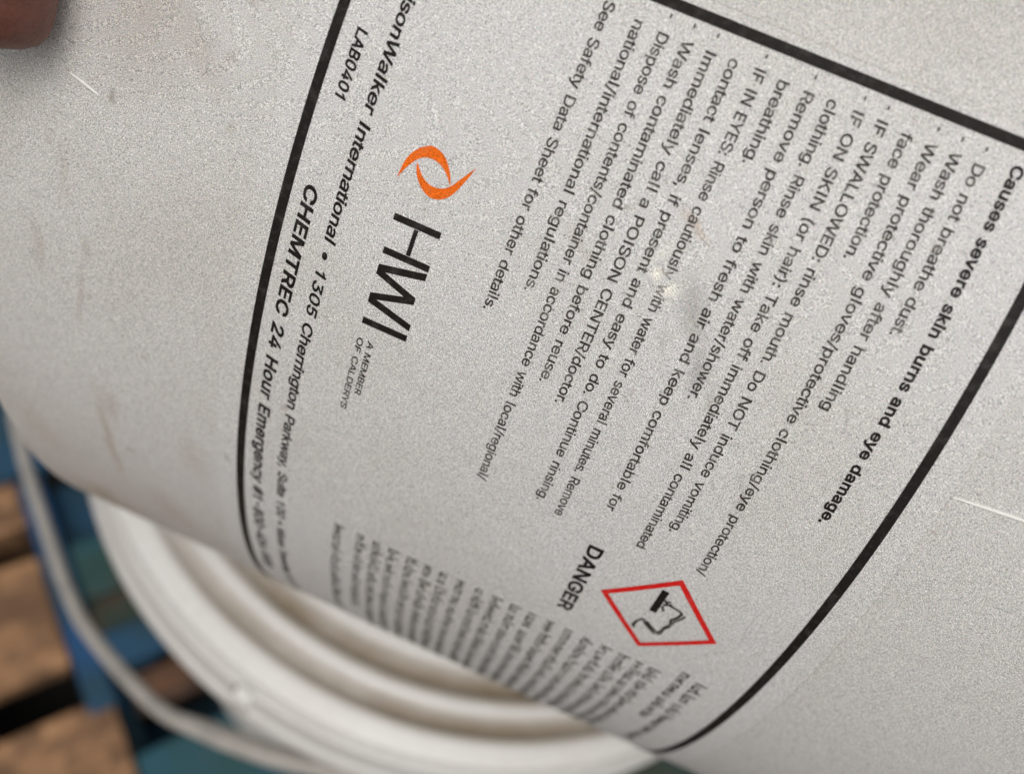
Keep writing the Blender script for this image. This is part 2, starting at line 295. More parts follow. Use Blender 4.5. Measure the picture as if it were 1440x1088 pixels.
    '2': (91, [[13,0,13,9,63,67,64,77,62,84,55,90,42,92,37,91,29,85,26,78,25,72,13,72,15,85,22,95,32,101,41,103,49,103,58,101,70,92,74,86,76,78,76,69,67,52,58,40,53,36,31,12,31,11,78,11,78,0]]),
    '3': (91, [[35,-1,30,0,20,6,14,11,10,18,9,26,22,26,25,17,38,10,47,10,57,13,65,23,66,32,62,41,55,47,40,50,31,50,31,60,58,90,14,90,14,102,74,102,74,92,42,56,42,58,53,58,62,55,69,51,72,48,76,41,79,29,76,17,72,10,69,7,65,5,62,2,49,-1]]),
    '4': (91, [[8,21,8,32,49,102,62,102,22,33,83,33,83,21],[56,0,56,64,69,64,69,0]]),
    '5': (91, [[40,-1,28,2,19,9,12,22,12,26,24,26,26,20,29,16,39,10,47,10,58,14,64,23,66,32,63,44,57,51,50,55,38,55,29,52,26,49,13,51,19,102,73,102,73,90,30,90,27,60,38,66,49,67,62,63,71,55,78,40,78,28,76,19,69,8,58,1,49,-1]]),
    '6': (91, [[41,-1,32,1,25,5,19,11,15,19,13,28,13,36,16,48,20,57,24,62,27,68,50,102,64,102,30,52,29,52,34,59,37,61,51,63,60,61,72,51,76,44,78,36,78,27,77,22,74,15,69,8,58,1,50,-1],[51,10,60,16,63,20,65,37,63,43,58,49,53,52,42,53,37,52,29,45,26,40,25,29,26,23,33,14,37,11,42,10]]),
    '7': (91, [[19,0,65,90,12,90,12,102,78,102,78,90,33,0]]),
    '8': (91, [[40,-1,27,2,23,4,17,9,11,19,10,27,14,42,25,51,31,53,24,56,15,68,14,80,16,87,20,93,29,100,41,103,50,103,61,100,65,98,67,95,70,93,74,87,76,80,76,72,74,65,67,56,60,53,68,50,76,42,79,36,80,23,76,12,67,4,50,-1],[52,10,59,13,65,18,67,33,61,42,57,45,42,47,34,45,29,42,26,38,23,28,27,16,39,10],[50,58,57,61,63,70,64,78,62,84,53,91,43,92,33,89,32,87,30,86,27,80,27,70,30,64,40,58]]),
    '9': (91, [[50,103,58,101,69,94,71,90,74,87,78,74,78,66,75,54,67,39,40,0,26,0,60,50,61,50,61,48,59,45,48,39,39,39,31,41,21,47,15,57,13,66,13,75,15,83,19,91,25,97,32,101,41,103],[42,92,33,88,29,84,25,73,25,67,29,57,37,50,51,49,56,51,63,59,65,64,65,76,60,86,56,89,48,92]]),
    '-': (91, [[67,49,67,38,23,38,23,49]]),
    '.': (38, [[17,-1,11,3,11,5,10,6,11,13,17,17,23,17,26,15,28,12,28,5,26,2,21,-1]]),
    ',': (38, [[8,-24,14,14,27,14,17,-24]]),
    ':': (38, [[17,-1,11,3,11,5,10,6,11,13,17,17,23,17,26,15,28,12,28,5,26,2,21,-1],[17,54,11,58,11,60,10,61,11,68,17,72,23,72,26,70,28,67,28,60,26,57,21,54]]),
    '/': (50, [[47,107,14,-15,3,-15,36,107]]),
    '(': (55, [[18,53,24,83,28,94,35,108,47,108,45,102,42,97,36,80,31,57,30,37,34,13,47,-19,35,-19,31,-12,22,11,18,34]]),
    ')': (55, [[7,-19,19,9,23,23,24,52,20,74,15,91,7,108,19,108,26,94,32,77,36,59,37,34,30,3,19,-19]]),
    '•': (78, [[33,19,25,23,20,29,17,37,17,43,23,56,25,58,28,59,30,61,42,62,47,61,56,54,61,43,61,37,58,29,50,21,45,19]]),
}
BOLD_GLYPHS = {
    'C': (108, [[47,-1,35,2,25,8,14,23,11,29,8,43,8,59,11,72,17,84,25,93,35,100,47,103,61,103,75,98,83,92,85,89,88,87,90,84,91,80,93,77,95,70,82,70,78,79,75,83,70,87,63,90,49,91,41,89,33,84,27,77,23,68,21,57,21,45,23,34,27,25,33,18,41,13,49,11,61,11,71,16,75,19,82,32,95,32,90,18,86,12,71,2,61,-1]]),
    'A': (102, [[3,0,40,102,55,102,93,0,79,0,46,96,49,96,43,74,17,0],[22,28,22,40,74,40,74,28]]),
    'D': (106, [[19,0,19,11,43,11,59,14,64,16,71,22,78,34,80,45,80,57,78,67,74,76,68,83,60,88,50,90,19,90,19,102,45,102,59,100,71,96,84,84,91,66,92,43,87,24,80,14,70,6,64,3,51,0],[25,102,25,0,12,0,12,102]]),
    'N': (111, [[12,0,12,102,27,102,69,37,69,35,83,11,81,11,80,39,80,102,93,102,93,0,77,0,34,68,33,71,31,73,22,90,24,91,25,58,25,0]]),
    'G': (110, [[47,-1,35,2,25,9,17,18,11,29,8,43,8,59,11,72,17,84,25,93,35,100,47,103,61,103,75,98,86,89,92,80,95,70,82,70,79,77,73,84,63,90,49,91,40,89,37,86,33,84,27,77,23,68,21,57,21,45,23,34,27,25,33,18,41,13,49,11,62,11,72,16,77,21,81,28,83,36,83,40,57,40,57,51,96,51,96,40,93,23,84,10,75,4,65,0,60,-1]]),
    'E': (90, [[12,0,12,102,74,102,74,90,25,90,25,57,71,57,71,46,25,46,25,11,75,11,75,0]]),
    'R': (96, [[12,0,12,102,47,102,58,101,67,98,76,90,80,83,82,75,82,66,80,58,76,51,67,43,53,40,19,40,19,51,50,51,60,53,64,56,68,62,69,73,67,81,62,87,54,90,25,90,25,0],[71,0,46,46,61,46,86,0]]),
    'H': (109, [[12,0,12,102,25,102,25,58,78,58,78,102,91,102,91,0,78,0,78,46,25,46,25,0]]),
    'L': (85, [[12,0,12,102,25,102,25,11,72,11,72,0]]),
    'B': (97, [[12,0,12,102,53,102,62,100,72,94,78,85,80,75,75,60,63,53,63,52,73,49,82,38,84,27,82,17,78,10,65,2,55,0],[25,11,49,11,63,14,68,18,71,24,70,35,65,41,56,46,25,46],[25,57,50,57,60,60,66,67,67,78,63,86,53,90,25,90]]),
    'M': (132, [[12,0,12,102,30,102,64,10,61,10,70,37,95,102,114,102,114,0,101,0,101,91,103,91,92,61,92,59,68,0,57,0,22,91,24,91,24,0]]),
    'T': (96, [[6,90,6,102,83,102,83,90,51,90,51,0,39,0,39,90]]),
    'O': (113, [[47,-1,35,2,25,8,14,23,11,29,8,43,8,59,11,72,17,84,25,93,35,100,47,103,60,103,66,102,77,97,86,89,93,79,97,66,99,51,97,36,93,23,82,8,66,0,60,-1],[58,11,66,13,70,15,77,21,82,29,86,45,86,57,84,68,82,73,77,81,70,87,58,91,49,91,41,89,33,84,27,77,23,68,21,57,21,45,23,34,27,25,33,18,41,13,49,11]]),
    'U': (109, [[52,-2,35,1,23,9,17,16,13,25,12,35,12,102,25,102,25,32,28,23,32,17,44,11,52,10,63,12,69,15,74,20,78,29,79,36,79,102,91,102,91,30,89,20,84,12,73,3]]),
    'F': (88, [[12,0,12,102,74,102,74,90,25,90,25,56,69,56,69,44,25,44,25,0]]),
    'I': (54, [[18,0,18,102,32,102,32,0]]),
    'P': (95, [[12,0,12,102,47,102,58,101,70,95,78,86,81,78,82,70,80,57,76,50,66,41,53,37,22,37,22,48,47,48,59,51,64,54,68,61,69,72,67,80,64,85,54,90,25,90,25,0]]),
    'S': (95, [[39,-2,30,0,18,6,11,15,8,23,8,27,21,27,23,20,28,14,39,10,51,10,60,13,66,18,69,25,68,34,57,42,52,44,49,44,26,52,14,61,12,65,10,74,13,86,17,93,28,100,41,103,50,103,63,100,67,98,73,93,79,83,80,76,67,76,67,79,63,85,53,91,42,92,36,90,33,90,26,84,23,77,25,68,40,59,65,52,69,49,72,48,79,40,82,28,81,20,75,10,69,4,56,-1,50,-2]]),
    'V': (102, [[41,0,3,102,17,102,39,38,42,32,50,6,47,6,53,28,79,102,93,102,56,0]]),
    'W': (143, [[31,0,3,102,16,102,39,11,39,8,38,8,61,102,76,102,99,11,99,8,98,8,101,27,105,39,121,102,134,102,106,0,91,0,69,82,67,95,70,95,64,65,46,0]]),
    'Y': (100, [[41,0,41,42,3,102,18,102,40,66,42,64,44,58,46,56,50,46,45,46,47,53,50,59,52,61,53,64,55,66,56,69,76,102,91,102,54,42,54,0]]),
    'a': (84, [[28,-2,16,2,11,6,6,18,6,25,10,34,20,41,52,46,55,51,55,56,50,63,44,66,34,66,26,63,24,60,21,58,21,56,20,55,8,58,13,67,21,73,36,77,48,76,59,71,63,67,67,58,67,0,55,0,55,10,54,10,52,6,41,-1],[37,9,48,13,54,21,55,38,51,36,49,36,48,35,43,35,42,34,35,34,21,28,19,25,18,19,20,16,20,14,26,10]]),
    'u': (88, [[33,-1,23,2,18,6,12,15,11,28,11,76,23,76,23,25,25,18,27,15,36,10,48,11,54,15,57,19,59,24,59,76,71,76,71,0,60,0,60,18,61,18,57,9,48,1,41,-1]]),
    's': (79, [[36,-2,20,2,14,5,7,19,19,21,21,16,27,11,33,9,40,9,49,12,54,21,51,27,42,31,25,35,17,39,12,44,9,55,11,64,17,71,33,77,48,76,56,72,64,61,65,58,54,55,52,60,50,61,49,63,44,66,37,67,29,65,24,62,22,58,22,52,23,50,31,45,46,42,55,39,63,32,66,25,66,18,64,12,58,5,52,1,45,-1]]),
    'e': (87, [[42,-2,28,1,23,3,16,9,11,17,7,32,7,43,9,53,13,62,19,69,31,76,44,77,56,74,66,66,70,60,71,56,73,53,74,34,15,34,15,44,68,44,62,40,60,54,58,56,57,59,53,63,44,66,38,66,29,63,22,54,19,45,19,31,22,21,30,12,39,9,53,11,56,13,61,21,73,18,69,10,60,2,50,-1]]),
    'v': (84, [[33,0,3,76,17,76,41,4,37,4,41,17,41,21,43,24,61,76,74,76,45,0]]),
    'r': (58, [[11,0,11,76,22,76,22,64,23,64,24,67,28,72,39,77,49,77,49,64,36,65,26,59,23,52,23,0]]),
    'k': (82, [[22,27,22,42,24,42,57,76,72,76,37,40,35,40],[11,0,11,102,23,102,23,0],[59,0,30,37,38,46,74,0]]),
    'i': (39, [[11,0,11,76,23,76,23,0],[13,89,8,95,9,100,15,105,20,104,25,100,25,94,23,91,20,89]]),
    'n': (88, [[23,0,11,0,11,76,22,76,22,57,20,57,22,62,27,70,37,76,49,77,59,74,64,70,70,61,71,48,71,0,59,0,59,51,57,58,55,61,46,66,39,66,28,61,25,57,23,49]]),
    'b': (91, [[46,-2,32,2,24,11,24,12,22,12,22,0,11,0,11,102,23,102,23,64,24,64,30,72,34,75,42,77,50,77,55,76,63,72,72,63,76,54,78,44,78,32,76,22,72,13,63,3],[44,9,53,11,58,15,62,20,65,30,66,38,62,55,56,62,51,65,41,66,35,64,26,56,23,46,23,30,26,20,32,13,38,10]]),
    'd': (91, [[39,-2,26,1,22,3,13,13,9,22,7,32,7,44,9,54,13,63,22,72,30,76,43,77,51,75,56,71,57,69,59,68,61,64,62,64,62,102,74,102,74,0,63,0,63,12,61,12,53,2,45,-1],[41,9,50,11,57,17,62,30,62,46,59,56,50,64,44,66,37,66,31,64,23,55,19,42,19,34,23,20,29,13,34,10]]),
    'y': (84, [[9,-28,12,-17,21,-18,22,-17,24,-17,29,-10,33,0,3,76,17,76,41,4,37,4,42,24,61,76,74,76,40,-14,32,-25,23,-29,13,-29]]),
    'm': (128, [[11,0,11,76,22,76,22,62,30,73,39,77,48,77,55,74,62,66,64,59,62,59,64,64,66,66,67,69,76,75,81,77,94,77,97,76,99,74,102,73,110,63,111,51,111,0,99,0,99,55,95,63,87,66,79,66,73,63,72,61,70,60,67,52,67,0,55,0,55,55,54,58,51,62,43,66,36,66,26,60,23,53,23,0]]),
    'g': (91, [[34,-30,24,-27,16,-22,10,-14,20,-8,24,-13,26,-14,27,-16,31,-18,46,-19,53,-17,59,-12,62,-6,62,14,61,14,56,7,54,6,53,4,48,2,35,1,26,3,13,14,9,22,7,33,7,44,9,54,13,63,22,72,30,76,43,77,51,75,59,68,62,64,63,64,63,76,74,76,74,-6,72,-15,68,-21,58,-27,46,-30],[44,12,53,15,59,21,62,31,62,46,59,56,55,61,44,66,34,65,25,58,19,42,19,35,23,22,29,15,38,12]]),
    'h': (88, [[23,0,11,0,11,102,23,102,23,57,20,57,22,62,27,70,37,76,49,77,59,74,64,70,70,61,71,48,71,0,59,0,59,51,57,58,55,61,46,66,39,66,28,61,25,57,23,49]]),
    'c': (85, [[27,1,23,3,16,9,11,17,7,32,7,43,9,54,16,66,23,72,36,77,47,77,57,74,65,68,72,58,72,55,61,52,53,63,38,66,32,64,27,60,23,55,19,41,19,34,23,20,29,13,35,10,43,9,49,10,57,16,60,20,60,22,61,23,73,20,70,13,65,7,50,-1,44,-2]]),
    'p': (91, [[11,-29,11,76,22,76,22,64,24,64,30,72,34,75,42,77,50,77,55,76,63,72,72,63,76,54,78,44,78,32,76,22,72,13,63,3,46,-2,32,2,24,11,24,12,23,12,23,-29],[44,9,53,11,58,15,62,20,65,30,66,38,62,55,56,62,51,65,41,66,35,64,26,56,23,46,23,30,26,20,32,13,38,10]]),
    'f': (57, [[46,76,46,65,1,65,1,76],[16,0,16,89,19,97,27,104,43,106,44,105,49,104,45,94,36,95,31,92,28,86,28,0]]),
    't': (51, [[41,76,41,65,1,65,1,76],[13,94,25,94,25,17,28,11,39,10,40,11,43,0,29,-1,18,4,14,10,13,19]]),
    'l': (44, [[15,0,15,106,28,106,28,0]]),
    'o': (89, [[41,-2,27,1,23,3,16,9,11,17,7,32,7,43,9,54,16,66,23,72,36,77,47,77,60,72,67,66,74,54,76,43,76,32,74,22,72,17,67,9,60,3,56,1],[41,9,51,11,56,15,60,20,64,34,64,41,60,55,54,62,45,66,38,66,32,64,27,60,23,55,19,41,19,34,23,20,29,13,35,10]]),
    'w': (119, [[28,0,5,76,17,76,35,8,33,8,41,43,50,76,63,76,80,8,78,8,96,76,109,76,86,0,74,0,55,68,58,68,50,37,50,34,40,0]]),
    '0': (97, [[40,-1,30,2,22,8,16,17,12,29,10,43,10,59,12,73,16,84,22,93,30,100,40,103,51,103,56,102,65,97,72,89,79,73,81,59,81,43,79,29,75,17,72,12,65,5,56,0,51,-1],[49,10,61,17,65,24,69,45,69,57,65,77,61,84,52,91,42,92,38,91,30,84,26,77,23,68,22,45,23,34,26,24,30,17,38,11,42,10]]),
    '1': (91, [[50,0,37,0,37,78,27,70,16,64,16,76,31,86,41,102,50,102]]),
    '2': (97, [[13,0,13,9,63,67,64,77,62,84,55,90,42,92,37,91,29,85,26,78,25,72,13,72,15,85,22,95,32,101,41,103,49,103,58,101,70,92,74,86,76,78,76,69,67,52,58,40,53,36,31,12,31,11,78,11,78,0]]),
    '3': (97, [[35,-1,30,0,20,6,14,11,10,18,9,26,22,26,25,17,38,10,47,10,57,13,65,23,66,32,62,41,55,47,40,50,31,50,31,60,58,90,14,90,14,102,74,102,74,92,42,56,42,58,53,58,62,55,69,51,72,48,76,41,79,29,76,17,72,10,69,7,65,5,62,2,49,-1]]),
    '4': (97, [[8,21,8,32,49,102,62,102,22,33,83,33,83,21],[56,0,56,64,69,64,69,0]]),
    '5': (97, [[40,-1,28,2,19,9,12,22,12,26,24,26,26,20,29,16,39,10,47,10,58,14,64,23,66,32,63,44,57,51,50,55,38,55,29,52,26,49,13,51,19,102,73,102,73,90,30,90,27,60,38,66,49,67,62,63,71,55,78,40,78,28,76,19,69,8,58,1,49,-1]]),
    '6': (97, [[41,-1,32,1,25,5,19,11,15,19,13,28,13,36,16,48,20,57,24,62,27,68,50,102,64,102,30,52,29,52,34,59,37,61,51,63,60,61,72,51,76,44,78,36,78,27,77,22,74,15,69,8,58,1,50,-1],[51,10,60,16,63,20,65,37,63,43,58,49,53,52,42,53,37,52,29,45,26,40,25,29,26,23,33,14,37,11,42,10]]),
    '7': (97, [[19,0,65,90,12,90,12,102,78,102,78,90,33,0]]),
    '8': (97, [[40,-1,27,2,23,4,17,9,11,19,10,27,14,42,25,51,31,53,24,56,15,68,14,80,16,87,20,93,29,100,41,103,50,103,61,100,65,98,67,95,70,93,74,87,76,80,76,72,74,65,67,56,60,53,68,50,76,42,79,36,80,23,76,12,67,4,50,-1],[52,10,59,13,65,18,67,33,61,42,57,45,42,47,34,45,29,42,26,38,23,28,27,16,39,10],[50,58,57,61,63,70,64,78,62,84,53,91,43,92,33,89,32,87,30,86,27,80,27,70,30,64,40,58]]),
    '9': (97, [[50,103,58,101,69,94,71,90,74,87,78,74,78,66,75,54,67,39,40,0,26,0,60,50,61,50,61,48,59,45,48,39,39,39,31,41,21,47,15,57,13,66,13,75,15,83,19,91,25,97,32,101,41,103],[42,92,33,88,29,84,25,73,25,67,29,57,37,50,51,49,56,51,63,59,65,64,65,76,60,86,56,89,48,92]]),
    '-': (97, [[67,49,67,38,23,38,23,49]]),
    '.': (44, [[17,-1,11,3,11,5,10,6,11,13,17,17,23,17,26,15,28,12,28,5,26,2,21,-1]]),
    '#': (94, [[48,0,65,102,75,102,59,0],[2,28,4,38,80,38,78,28],[13,0,29,102,40,102,23,0],[8,63,10,74,86,74,84,63]]),
    '•': (84, [[33,19,25,23,20,29,17,37,17,43,23,56,25,58,28,59,30,61,42,62,47,61,56,54,61,43,61,37,58,29,50,21,45,19]]),
}
# ------------------------------------------------------------------ ground and pallets
g = mesh_obj('ground', [(-40, -40, 0), (40, -40, 0), (40, 40, 0), (-40, 40, 0)], [(0, 1, 2, 3)],
             plain('dark_dirty_concrete', (.022, .02, .018), .9, 6, .4, bscale=60, bstr=.5), smooth=False)
g['kind'] = 'structure'
A = R(30.5)
PM = Matrix.Rotation(A, 4, 'Z')      # pallet frame: x along the boards, y across them
TOP = 0.144
p1 = empty('wooden_pallet', PM, 'bare tan wooden pallet boards with dark gaps at the lower left edge', 'pallet')
for w0, w1, ue in ((.3105, .402, -.024), (.191, .282, -.026), (.067, .159, -.009), (-.06, .032, -.02), (-.185, -.093, -.018)):
    b = box('board', -1.05, ue, w0, w1, TOP - .021, TOP - .001, M_WOOD, p1, .003, .0012)
for u in (-1.0, -.6, -.115):
    box('stringer', u - .02, u + .02, -.185, .402, .022, TOP - .0215, M_WOOD, p1, .002)
for w0, w1 in ((.345, .402), (.05, .15), (-.185, -.09)):
    box('bottom_board', -1.05, -.03, w0, w1, .0, .0215, M_WOOD, p1, .002)
p2 = empty('wooden_pallet', PM @ Matrix.Translation((.35, 0, 0)), 'scuffed blue painted pallet under the lidded white pail', 'pallet')
def bb(name, u0, u1, w0, w1, z0, z1, m): return box(name, u0 - .35, u1 - .35, w0, w1, z0, z1, m, p2, .003, .001)
bb('board', -.36, .95, .3465, .44, TOP + .0005, TOP + .017, M_BLUE)
bb('lead_board', -.0252, -.0065, .150, .3460, TOP - .020, TOP + .0022, M_LEAD)
bb('board', -.0050, .95, .234, .2815, TOP - .017, TOP + .0002, M_BLUE2)
bb('board', -.0050, .95, .2045, .2335, TOP - .024, TOP - .007, M_TEAL)
bb('board', -.0050, .95, .175, .2035, TOP - .017, TOP + .0002, M_BLUE)
bb('board', -.0050, .95, .2825, .3455, TOP - .0440, TOP - .0260, M_BLUE)
bb('board', .004, .95, .142, .172, TOP - .045, TOP - .028, M_BROWN)
bb('board', -.006, .95, -.02, .112, TOP - .018, TOP - .0006, M_BLUE2)
bb('board', -.010, .95, -.16, -.062, TOP - .064, TOP - .047, M_TEAL)
bb('stringer', -.024, .004, -.06, .345, .020, TOP - .046, M_BLUE)
bb('stringer', .42, .46, -.06, .345, .020, TOP - .046, M_BLUE)
bb('stringer', .90, .94, -.06, .345, .020, TOP - .046, M_BLUE)
for u in (-.024, .005):
    bb('block', u + .001, u + .024, .176, .19, TOP - .045, TOP - .0185, M_BLUE)
for u in (.43, .91):
    for ww in (.0, .05, .185, .25): bb('block', u - .01, u + .02, ww, ww + .012, TOP - .0455, TOP - .0245, M_BLUE)
for w0, w1 in ((.25, .345), (.05, .15), (-.15, -.05)):
    bb('bottom_board', -.024, .95, w0, w1, .0, .0195, M_BLUE)

# ------------------------------------------------------------------ the lidded pail that stands on the blue pallet
EC = CAM_POS + Vector((.08586, .19997, -.3032))          # centre of its lid's lower bead
LT = .161                                              # everything above the pallet
standing = empty('plastic_pail', Matrix.Translation((EC.x, EC.y, TOP + .0003)), 'white lidded pail with stained ring grooves and wire handle, standing underneath', 'pail')
H0 = EC.z - (TOP + .0003)                               # height of the bead above the pail's foot
def lid_mat():
    k = NB('lid_plastic'); co = k.obj(); sep = k.n('ShaderNodeSeparateXYZ'); k.l(co, sep.inputs[0])
    r = k.math('SQRT', k.math('ADD', k.math('MULTIPLY', sep.outputs[0], sep.outputs[0]), k.math('MULTIPLY', sep.outputs[1], sep.outputs[1])))
    c = k.mix(k.ramp(k.noise(co, 26, 4, .6).outputs[0], .45, .75, 0, .25), (.745, .725, .69), (.62, .58, .51))
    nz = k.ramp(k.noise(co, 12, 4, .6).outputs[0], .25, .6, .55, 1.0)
    dx, dy = GROOVE_TINT_SIDE     # groove grime and shade are painted in one tint, stronger on one side
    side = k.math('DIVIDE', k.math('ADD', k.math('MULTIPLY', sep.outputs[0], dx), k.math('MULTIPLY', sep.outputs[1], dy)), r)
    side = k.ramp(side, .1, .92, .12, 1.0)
    c = k.mix(k.ramp(k.math('ABSOLUTE', k.math('SUBTRACT', r, .1614)), .0011, .0003, 0, .55), c, (.36, .33, .30))  # shadow line of the skirt groove, painted into the lid colour
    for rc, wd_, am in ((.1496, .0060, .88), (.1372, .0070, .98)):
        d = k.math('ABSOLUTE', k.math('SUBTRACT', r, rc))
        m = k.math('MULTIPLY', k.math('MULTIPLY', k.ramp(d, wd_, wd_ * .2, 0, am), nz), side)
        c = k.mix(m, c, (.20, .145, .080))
    c = k.grain(c, co, 2600, .2)
    k.l(c, k.b.inputs['Base Color']); k.b.inputs['Roughness'].default_value = .4
    k.bump(k.noise(co, 500, 3).outputs[0], .1, .0005)
    return k.m
def cam_ray(px, py, z):
    """point of the place seen at a spot of the photo at height z (used once, to measure)"""
    d = WC @ Vector(((px - 720) / 1130.5, -(py - 544) / 1130.5, -1)); return CAM_POS + d * ((z - CAM_POS.z) / d.z)
GROOVE_TINT_SIDE = (cam_ray(760, 1030, EC.z + .03) - EC).to_2d().normalized()
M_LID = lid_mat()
lp = [(.157, -.005), (.1655, -.005), (.1668, -.0015), (.1662, .003), (.1640, .0065), (.1636, .0195), (.1622, .0203), (.1612, .0212), (.1618, .0228), (.1632, .0238),
      (.1625, .0260), (.1590, .0276), (.1550, .0289), (.1525, .0292), (.1508, .0279), (.1484, .0279), (.1468, .0296), (.1450, .0308), (.1420, .0316), (.1402, .0312),
      (.1388, .0299), (.1352, .0299), (.1336, .0322), (.1320, .0336), (.1290, .0343), (.1180, .0345), (.06, .0345), (.0001, .0345)]
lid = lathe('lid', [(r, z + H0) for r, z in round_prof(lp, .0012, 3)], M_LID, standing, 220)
body2 = [(.0001, .004), (.108, .004), (.1135, .0), (.1175, .004), (.1185, .010), (.1400, H0 - .075), (.1460, H0 - .073), (.1463, H0 - .069), (.1410, H0 - .066), (.1380, H0 - .038),
         (.1430, H0 - .036), (.1432, H0 - .032), (.1400, H0 - .029), (.1500, H0 - .004), (.1540, H0 + .018)]
lathe('body', round_prof(body2, .0015, 3), M_LINER, standing, 128)
inv_st = standing.matrix_world.inverted()
# tear tab and the cut beside it on the skirt
t0 = inv_st @ cam_ray(347, 976, EC.z + .012); ta = math.atan2(t0.y, t0.x)
V, F = [], []
for i in range(7):
    a = ta + (i - 3) * .006
    for r, z in ((.1630, .002), (.1672, .003), (.1668, .0175), (.1632, .0215)):
        V.append((r * math.cos(a), r * math.sin(a), z + H0))
for i in range(6):
    for j in range(3): F.append((i * 4 + j, i * 4 + 4 + j, i * 4 + 5 + j, i * 4 + 1 + j))
F += [(0, 1, 2, 3), (27, 26, 25, 24)]
mesh_obj('tear_tab', V, F, M_LINER, lid, smooth=False)
for da in (-.020,):
    a = ta + da; u = Vector((math.cos(a), math.sin(a), 0)); v = Vector((-u.y, u.x, 0))
    V = [u * r + v * s + Vector((0, 0, H0 + z)) for r, z in ((.1635, .007), (.1644, .007), (.1644, .0195), (.1635, .0195)) for s in (-.0007, .0007)]
    mesh_obj('cut', V, [(0, 1, 3, 2), (2, 3, 5, 4), (4, 5, 7, 6), (6, 7, 1, 0), (0, 2, 4, 6), (1, 7, 5, 3)], M_BROWN, lid, smooth=False)
# bail handle
HP = [(700, 1122, -.018), (600, 1104, -.020), (480, 1083, -.024), (400, 1066, -.03), (333, 1044, -.036), (283, 1024, -.042), (233, 1003, -.048), (187, 962, -.055), (143, 912, -.062),
      (112, 868, -.068), (86, 808, -.075), (62, 735, -.082), (47, 690, -.086), (31, 633, -.09), (20, 560, -.092), (40, 450, -.088), (120, 330, -.075)]
hp = [inv_st @ cam_ray(x, y, EC.z + z) for x, y, z in HP]
e1 = Vector((hp[0].x, hp[0].y, 0)).normalized()
ear1 = e1 * .1665 + Vector((0, 0, H0 - .02)); ear2 = Vector((-e1.x, -e1.y, 0)) * .1665 + Vector((0, 0, H0 - .02))
mid = (hp[-1] + ear2) / 2; mo = Vector((mid.x, mid.y, 0)).normalized(); mid = mo * max(.178, Vector((mid.x, mid.y)).length) + Vector((0, 0, H0 - .05))
tube('handle', [ear1] + hp[1:] + [mid, ear2], lambda t: .0029 + (.0011 * math.exp(-((t - .20) / .10) ** 4)), M_GREY, standing, 12, 8)
for e in (ear1, ear2):
    d = Vector((e.x, e.y, 0)).normalized(); s = Vector((-d.y, d.x, 0)); V, F = [], []
    for k, (rr, off) in enumerate(((.012, -.014), (.012, -.001), (.0095, .0035), (.0001, .0038))):
        for i in range(16):
            a = 2 * math.pi * i / 16; V.append(e + d * off + s * rr * math.cos(a) + Vector((0, 0, rr * math.sin(a))))
    for k in range(3):
        for i in range(16): F.append((k * 16 + i, k * 16 + (i + 1) % 16, k * 16 + 16 + (i + 1) % 16, k * 16 + 16 + i))
    mesh_obj('handle_ear', V, F, M_LINER, standing)

# ------------------------------------------------------------------ the labelled pail that lies on the lid
S = 0.1195                                             # radius of its wall at the middle of the label, metres
RP = Matrix(((-0.37461, -0.15295, 0.91447), (-0.6901, -0.61269, -0.38517), (0.61922, -0.77537, 0.12397)))
TAPER, TILT, TH0 = -.0187, .0146, -.1789
pail = empty('plastic_pail', Matrix.Translation(CAM_POS - RP @ Vector((1.8418 * S, 0, 0))) @ RP.to_4x4(),
             'large white plastic pail lying on its side with the black bordered warning label', 'pail')
def surf(th, h, off=0.0):
    """wall point; th round the wall (radians), h along the axis (wall radii), off = metres proud of the wall"""
    h = h + TILT * (th - TH0) if off else h
    r = (1 + TAPER * h) * S + off
    return (r * math.cos(th), r * math.sin(th), h * S)
prof = [(.0001, -.765), (.80, -.765), (.90, -.772), (.945, -.800), (.978, -.800), (.998, -.790), (1.0145, -.768)]
prof += [(1 + TAPER * h, h) for h in [-.76 + i * .02 for i in range(86)]]
hc = .96
prof += [(1 + TAPER * hc + .002, hc + .002), (1.035, .97), (1.035, 1.0), (.985, 1.005), (.985, 1.17), (1.03, 1.175), (1.03, 1.205), (.98, 1.21), (.98, 1.39)]
prof = [(r * S, h * S) for r, h in prof]
def wrap_lathe(name, prof, mat, parent, n=288):
    return lathe(name, prof, mat, parent, n, -math.pi, math.pi)
b1 = wrap_lathe('body', prof, M_WALL, pail)
ul = b1.data.uv_layers[0].data
for lp_ in b1.data.loops: ul[lp_.index].uv = (ul[lp_.index].uv[0], ul[lp_.index].uv[1] / S)
lidp = [(.99, 1.28), (1.06, 1.28), (1.075, 1.29), (1.07, 1.34), (1.06, 1.42), (1.045, 1.435), (1.0, 1.435), (.96, 1.40), (.93, 1.385), (.86, 1.38), (.84, 1.40), (.0001, 1.40)]
wrap_lathe('lid', [(r * S, h * S) for r, h in round_prof(lidp, .012, 3)], M_LINER, pail, 160)

